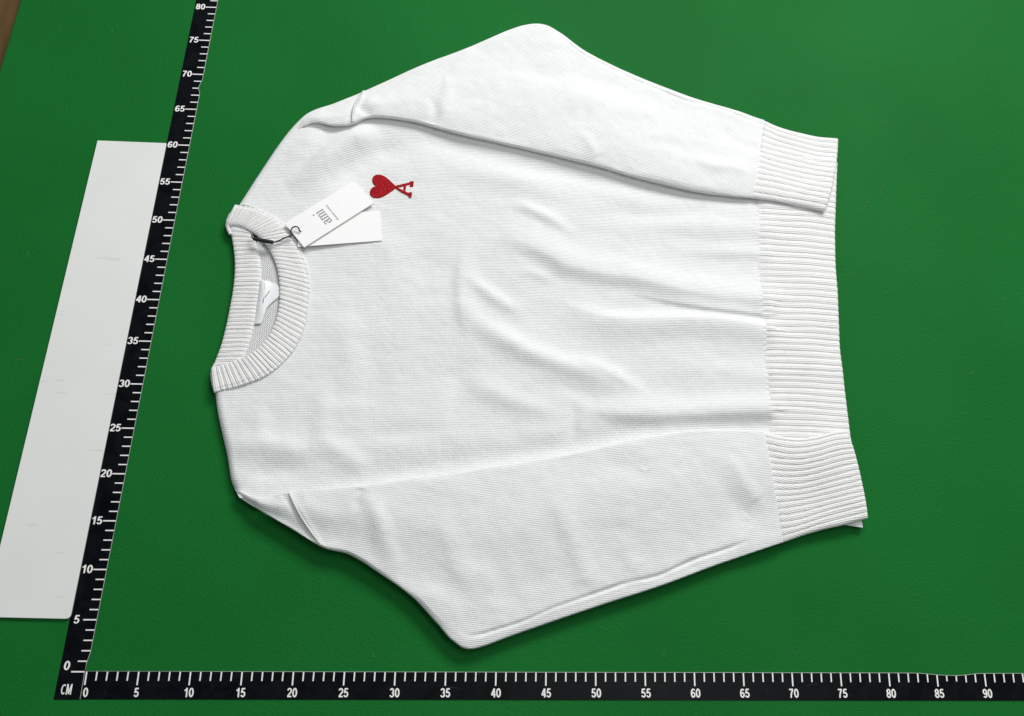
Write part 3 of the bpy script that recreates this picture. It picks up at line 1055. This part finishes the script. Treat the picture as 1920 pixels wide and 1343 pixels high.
heart = [(1325, 90), (1340, 60), (1380, 42), (1430, 48), (1480, 75), (1530, 120), (1578, 166), (1592, 188), (1560, 216), (1500, 256), (1440, 290), (1390, 303), (1340, 300), (1310, 280), (1298, 250), (1305, 215), (1325, 190), (1350, 178), (1362, 172), (1340, 150), (1326, 120)]
heart = [tuple(q) for q in resample(np.vstack([catmull(heart + [heart[0]], 160)]), 90)[:-1]]
bars = [[(1570, 172), (1660, 150), (1748, 128), (1750, 154), (1665, 174), (1584, 196)],
        [(1578, 196), (1602, 190), (1670, 222), (1748, 258), (1730, 283), (1650, 246)],
        [(1736, 122), (1760, 118), (1780, 120), (1777, 150), (1774, 178), (1755, 182), (1734, 180), (1744, 150)],
        [(1722, 245), (1742, 238), (1762, 240), (1758, 270), (1753, 298), (1738, 298), (1720, 294), (1728, 270)],
        [(1672, 160), (1698, 156), (1694, 190), (1690, 222), (1666, 226), (1668, 190)]]
emb = None
V, F = emblem_patch(heart, 0.0012, 0.1, sweater, True)
emb = mesh_obj('heart_emblem', V, F, M_RED, sweater)
emb['label'] = 'red embroidered heart above a letter A'
V2, F2 = [], []
for i, b in enumerate(bars):
    v_, f_ = emblem_patch(b, 0.0009 + 0.00005 * i, 0.1, sweater, False)
    F2 += [[q + len(V2) for q in g] for g in f_]
    V2 += v_
lt = mesh_obj('letter', V2, F2, M_RED, emb)
lt['label'] = 'red embroidered letter A'

# ---------------------------------------------------------------- neck label (folded satin loop)
def npx(cx, cy): return 460 + cx / 8.95, 490 + cy / 8.95


def ruled(rows, name, mat, parent, nu=24, nv=16, bow=0.0):
    A = np.array([P(*npx(r[0], r[1]), r[2]) for r in rows])
    B = np.array([P(*npx(r[3], r[4]), r[5]) for r in rows])
    A, B = catmull(A, nu), catmull(B, nu)
    s = np.linspace(0, 1, nv)[None, :, None]
    G = A[:, None] * (1 - s) + B[:, None] * s
    G[..., 2] += bow * np.sin(np.pi * s[..., 0])
    o = mesh_obj(name, G.reshape(-1, 3), grid_faces(nu, nv), mat, parent)
    sm = o.modifiers.new('thick', 'SOLIDIFY')
    sm.thickness = 0.0003
    return o


lab = ruled([(220, 318, .010, 335, 325, .0135), (205, 480, .010, 325, 470, .0145), (185, 640, .010, 312, 600, .0145), (160, 820, .010, 300, 780, .0140), (140, 960, .010, 310, 930, .0130), (123, 1070, .010, 262, 1062, .0115)],
            'neck_label', M_SATIN, sweater, bow=0.0015)
lab2 = ruled([(330, 318, .0135, 395, 325, .0122), (322, 400, .0142, 550, 410, .0116), (316, 500, .0143, 570, 500, .0116), (308, 590, .0143, 565, 590, .0117), (302, 690, .0141, 450, 690, .0122), (300, 790, .0138, 360, 790, .0125), (305, 900, .0132, 325, 900, .0126)],
             'label_flap', M_SATIN, lab, bow=-0.0006)
q = np.array([P(*npx(335, 600), 0.0143), P(*npx(375, 545), 0.0136), P(*npx(412, 495), 0.0129)])
V, F = tube(resample(q, 10), 0.00045, 6)
mesh_obj('printed_mark', V, F, M_GREY, lab)
q = np.array([P(*npx(300, 690), 0.0152), P(*npx(308, 630), 0.0152), P(*npx(325, 600), 0.0135)])
V, F = tube(resample(q, 10), 0.00035, 6)
mesh_obj('printed_mark', V, F, M_GREY, lab)

# ------------------------------------------------------------------ hang tags on their cord
TZ = 0.0185


def card_slab(corners, zs, th, name, parent):
    """thin card from 4 picture corners with their heights"""
    pts = [P(*cpx(*q), z) for q, z in zip(corners, zs)]
    n_ = np.cross(pts[1] - pts[0], pts[3] - pts[0])
    pts[2][2] = pts[0][2] - ((pts[2][:2] - pts[0][:2]) @ n_[:2]) / n_[2]     # keep the card flat
    top = [tuple(p) for p in pts]
    bot = [(p[0], p[1], p[2] - th) for p in pts]
    V = bot + top
    F = [[3, 2, 1, 0], [4, 5, 6, 7]] + [[i, (i + 1) % 4, 4 + (i + 1) % 4, 4 + i] for i in range(4)]
    o = mesh_obj(name, V, F, M_CARD, parent, smooth=False)
    o.data.materials.append(M_CARDEDGE)
    for p in o.data.polygons:
        if abs(p.normal.z) < 0.5: p.material_index = 1
    return o, pts


tag2, _ = card_slab([(505, 505), (1414, 436), (1433, 763), (515, 832)], [0.0170, 0.0143, 0.0143, 0.0170], 0.0007, 'hang_tag', None)
tag(tag2, 'blank white card tag lying under the printed folded tag', 'tag')
root = empty('hang_tag', tuple(P(*cpx(583, 838), 0.016)), 'folded white card tag with grey lowercase print, beside the red heart', 'tag')
cs = [(372, 575), (1125, 108), (1345, 352), (583, 838)]
zt_ = [0.0196, 0.0172, 0.0168, 0.0192]
leaf_top, pt = card_slab(cs, zt_, 0.0006, 'card_leaf', root)
cs2 = [(374, 577), (1123, 112), (1344, 360), (588, 841)]
leaf_bot, _ = card_slab(cs2, [z - 0.0009 for z in zt_], 0.0006, 'card_leaf', root)

# print on the tag: frame in card plane
A_, B_, C_, D_ = [np.array(p) for p in pt]
ux = (A_ - D_) / np.linalg.norm(A_ - D_)        # reading direction
uy = (A_ - B_)
uy = uy - ux * (uy @ ux)
uy /= np.linalg.norm(uy)                         # letter up direction
nrm = np.cross(B_ - A_, D_ - A_)
nrm /= np.linalg.norm(nrm)
nrm = nrm if nrm[2] > 0 else -nrm


def card_pt(cx, cy, lift=0.0002):
    p = P(*cpx(cx, cy), 0.02)
    t = ((A_ - p) @ nrm) / nrm[2]
    return p + np.array([0, 0, t]) + nrm * lift


def stroke_poly(pts, w0, w1=None):
    pts = catmull(pts, 24)
    T = np.gradient(pts, axis=0)
    T /= np.linalg.norm(T, axis=1)[:, None] + 1e-9
    N = np.stack([-T[:, 1], T[:, 0]], 1)
    w = np.broadcast_to(np.asarray(w0, float), (len(pts),)) if w1 is None else np.linspace(w0, w1, len(pts))
    w = w[:, None] / 2
    return pts + N * w, pts - N * w


def letter_mesh(strokes):
    V, F = [], []
    for k, (pts, w) in enumerate(strokes):
        wv = np.interp(np.linspace(0, 1, 24), np.linspace(0, 1, len(w)), w)
        a, b = stroke_poly(np.array(pts, float), wv)
        o = len(V)
        for i in range(24):
            V += [(a[i, 0], a[i, 1], k * 0.00002), (b[i, 0], b[i, 1], k * 0.00002)]
        F += [[o + 2 * i, o + 2 * i + 1, o + 2 * i + 3, o + 2 * i + 2] for i in range(23)]
    return V, F


T_, t_ = 0.14, 0.05
LET = {
    'a': ([([(0.12, 0.80), (0.28, 0.96), (0.50, 0.90), (0.56, 0.70), (0.56, 0.2), (0.62, 0.04), (0.76, 0.06)], [0.14, 0.08, T_, T_, T_, 0.1, 0.05]),
           ([(0.56, 0.58), (0.30, 0.52), (0.12, 0.34), (0.16, 0.08), (0.36, 0.04), (0.56, 0.2)], [t_, 0.1, T_, T_, 0.1, t_])], 0.80),
    'm': ([([(0.14, 0.97), (0.14, 0.5), (0.14, 0.02)], [T_]), ([(0.0, 0.95), (0.07, 0.96), (0.14, 0.97)], [t_]),
           ([(0.14, 0.72), (0.30, 0.96), (0.48, 0.90), (0.53, 0.7), (0.53, 0.3), (0.53, 0.02)], [t_, t_, 0.12, T_, T_, T_]),
           ([(0.53, 0.72), (0.69, 0.96), (0.88, 0.90), (0.93, 0.7), (0.93, 0.3), (0.93, 0.02)], [t_, t_, 0.12, T_, T_, T_]),
           ([(0.0, 0.03), (0.14, 0.03), (0.28, 0.03)], [t_]), ([(0.40, 0.03), (0.53, 0.03), (0.66, 0.03)], [t_]), ([(0.80, 0.03), (0.93, 0.03), (1.07, 0.03)], [t_])], 1.16),
    'i': ([([(0.14, 0.97), (0.14, 0.5), (0.14, 0.02)], [T_]), ([(0.0, 0.95), (0.07, 0.96), (0.14, 0.97)], [t_]), ([(0.0, 0.03), (0.14, 0.03), (0.28, 0.03)], [t_]),
           ([(0.05, 1.42), (0.14, 1.42), (0.23, 1.42)], [0.16, 0.19, 0.16])], 0.30),
}
org = card_pt(893, 545)
wtot = np.linalg.norm(card_pt(752, 418) - org)
sc = wtot / 2.34
cur = 0.0
for ch in 'ami':
    st, adv = LET[ch]
    V, F = letter_mesh(st)
    V = [org + ux * (cur + x) * sc + uy * y * sc + nrm * z for x, y, z in V]
    o = mesh_obj('letter', V, F, M_GREY, root, smooth=False, recalc=False)
    cur += adv
org = card_pt(958, 527)
vs, fs, w = text_mesh('alexandre mattiussi', 0.0)
wl = np.linalg.norm(card_pt(818, 372) - org)
k = wl / w
V = [org + ux * (x * k + 0.12 * y * k) + uy * (y - 0.2) * k * 1.15 for x, y in vs]
mesh_obj('small_print', V, fs, M_GREY, root, smooth=False, recalc=False)
# punched hole rim
ctr = card_pt(545, 662, 0.00015)
ring = [ctr + 0.0011 * (math.cos(a) * ux + math.sin(a) * uy) for a in np.linspace(0, 2 * math.pi, 20, endpoint=False)]
mesh_obj('punched_hole', ring, [list(range(20))], M_GREY, root, smooth=False, recalc=False)

# cord and its plastic seal
cr = [(12, 703, .0165), (14, 722, .0180), (24, 740, .0190), (45, 752, .0195), (140, 768, .0200), (242, 782, .0200), (290, 772, .0196), (330, 755, .0196), (370, 735, .0198), (410, 722, .0205), (452, 704, .0215), (440, 672, .0225), (446, 636, .0232), (470, 615, .0238), (500, 612, .0238), (524, 628, .0232), (532, 655, .0218), (544, 664, .0206)]
c = np.array([P(*cpx(a, b), z) for a, b, z in cr])
c = resample(catmull(c, 240), 160)
V, F = tube(c, 0.00078, 8)
cord = mesh_obj('tag_cord', V, F, M_CORD)
tag(cord, 'thin black cord tying the card tags to the neckband', 'cord')
q = np.array([P(*cpx(a, b), z) for a, b, z in ((28, 743, .0205), (130, 764, .0208), (246, 784, .0208))])
c = resample(catmull(q, 40), 30)
rr = np.full(30, 0.0023)
rr[0] = rr[-1] = 0.0018
V, F = tube(c, rr, 10)
mesh_obj('seal', V, F, M_CORD, cord)
# second strand, twisted with the first
c2 = np.array([P(*cpx(a, b), z) for a, b, z in ((242, 778, .0205), (285, 780, .0196), (330, 760, .0200), (372, 738, .0204), (412, 724, .0206), (455, 706, .0214))])
V, F = tube(resample(catmull(c2, 60), 50), 0.0005, 8)
mesh_obj('strand', V, F, M_CORD, cord)

# ------------------------------------------------------------------ lint on the mat
V, F = [], []
spots = [(26, 83, 3), (210, 60, 6), (52, 478, 8), (36, 440, 3), (15, 487, 3), (35, 674, 9), (1245, 1226, 5), (1494, 1227, 4), (1630, 385, 12), (1655, 350, 10), (1660, 235, 8), (1580, 500, 5), (1600, 513, 6), (1750, 400, 4), (1820, 700, 5), (700, 1230, 4), (300, 900, 3), (1700, 120, 4), (560, 60, 3), (1880, 560, 4), (1760, 960, 4)]
for (u, v_, L) in spots:
    c = P(u, v_, 0.0)
    ang = random.uniform(0, math.pi)
    ln = L * 0.00055
    k = random.uniform(-0.6, 0.6)
    pts = [(c[0] + math.cos(ang + k * s) * s * ln, c[1] + math.sin(ang + k * s) * s * ln, 0.0003 + 0.0002 * s * s) for s in np.linspace(-1, 1, 6)]
    v2, f2 = tube(pts, 0.00022, 4)
    F += [[q + len(V) for q in g] for g in f2]
    V += list(v2)
tag(mesh_obj('lint', V, F, M_LINT), 'tiny pale lint threads scattered over the green mat', 'lint', kind='stuff')
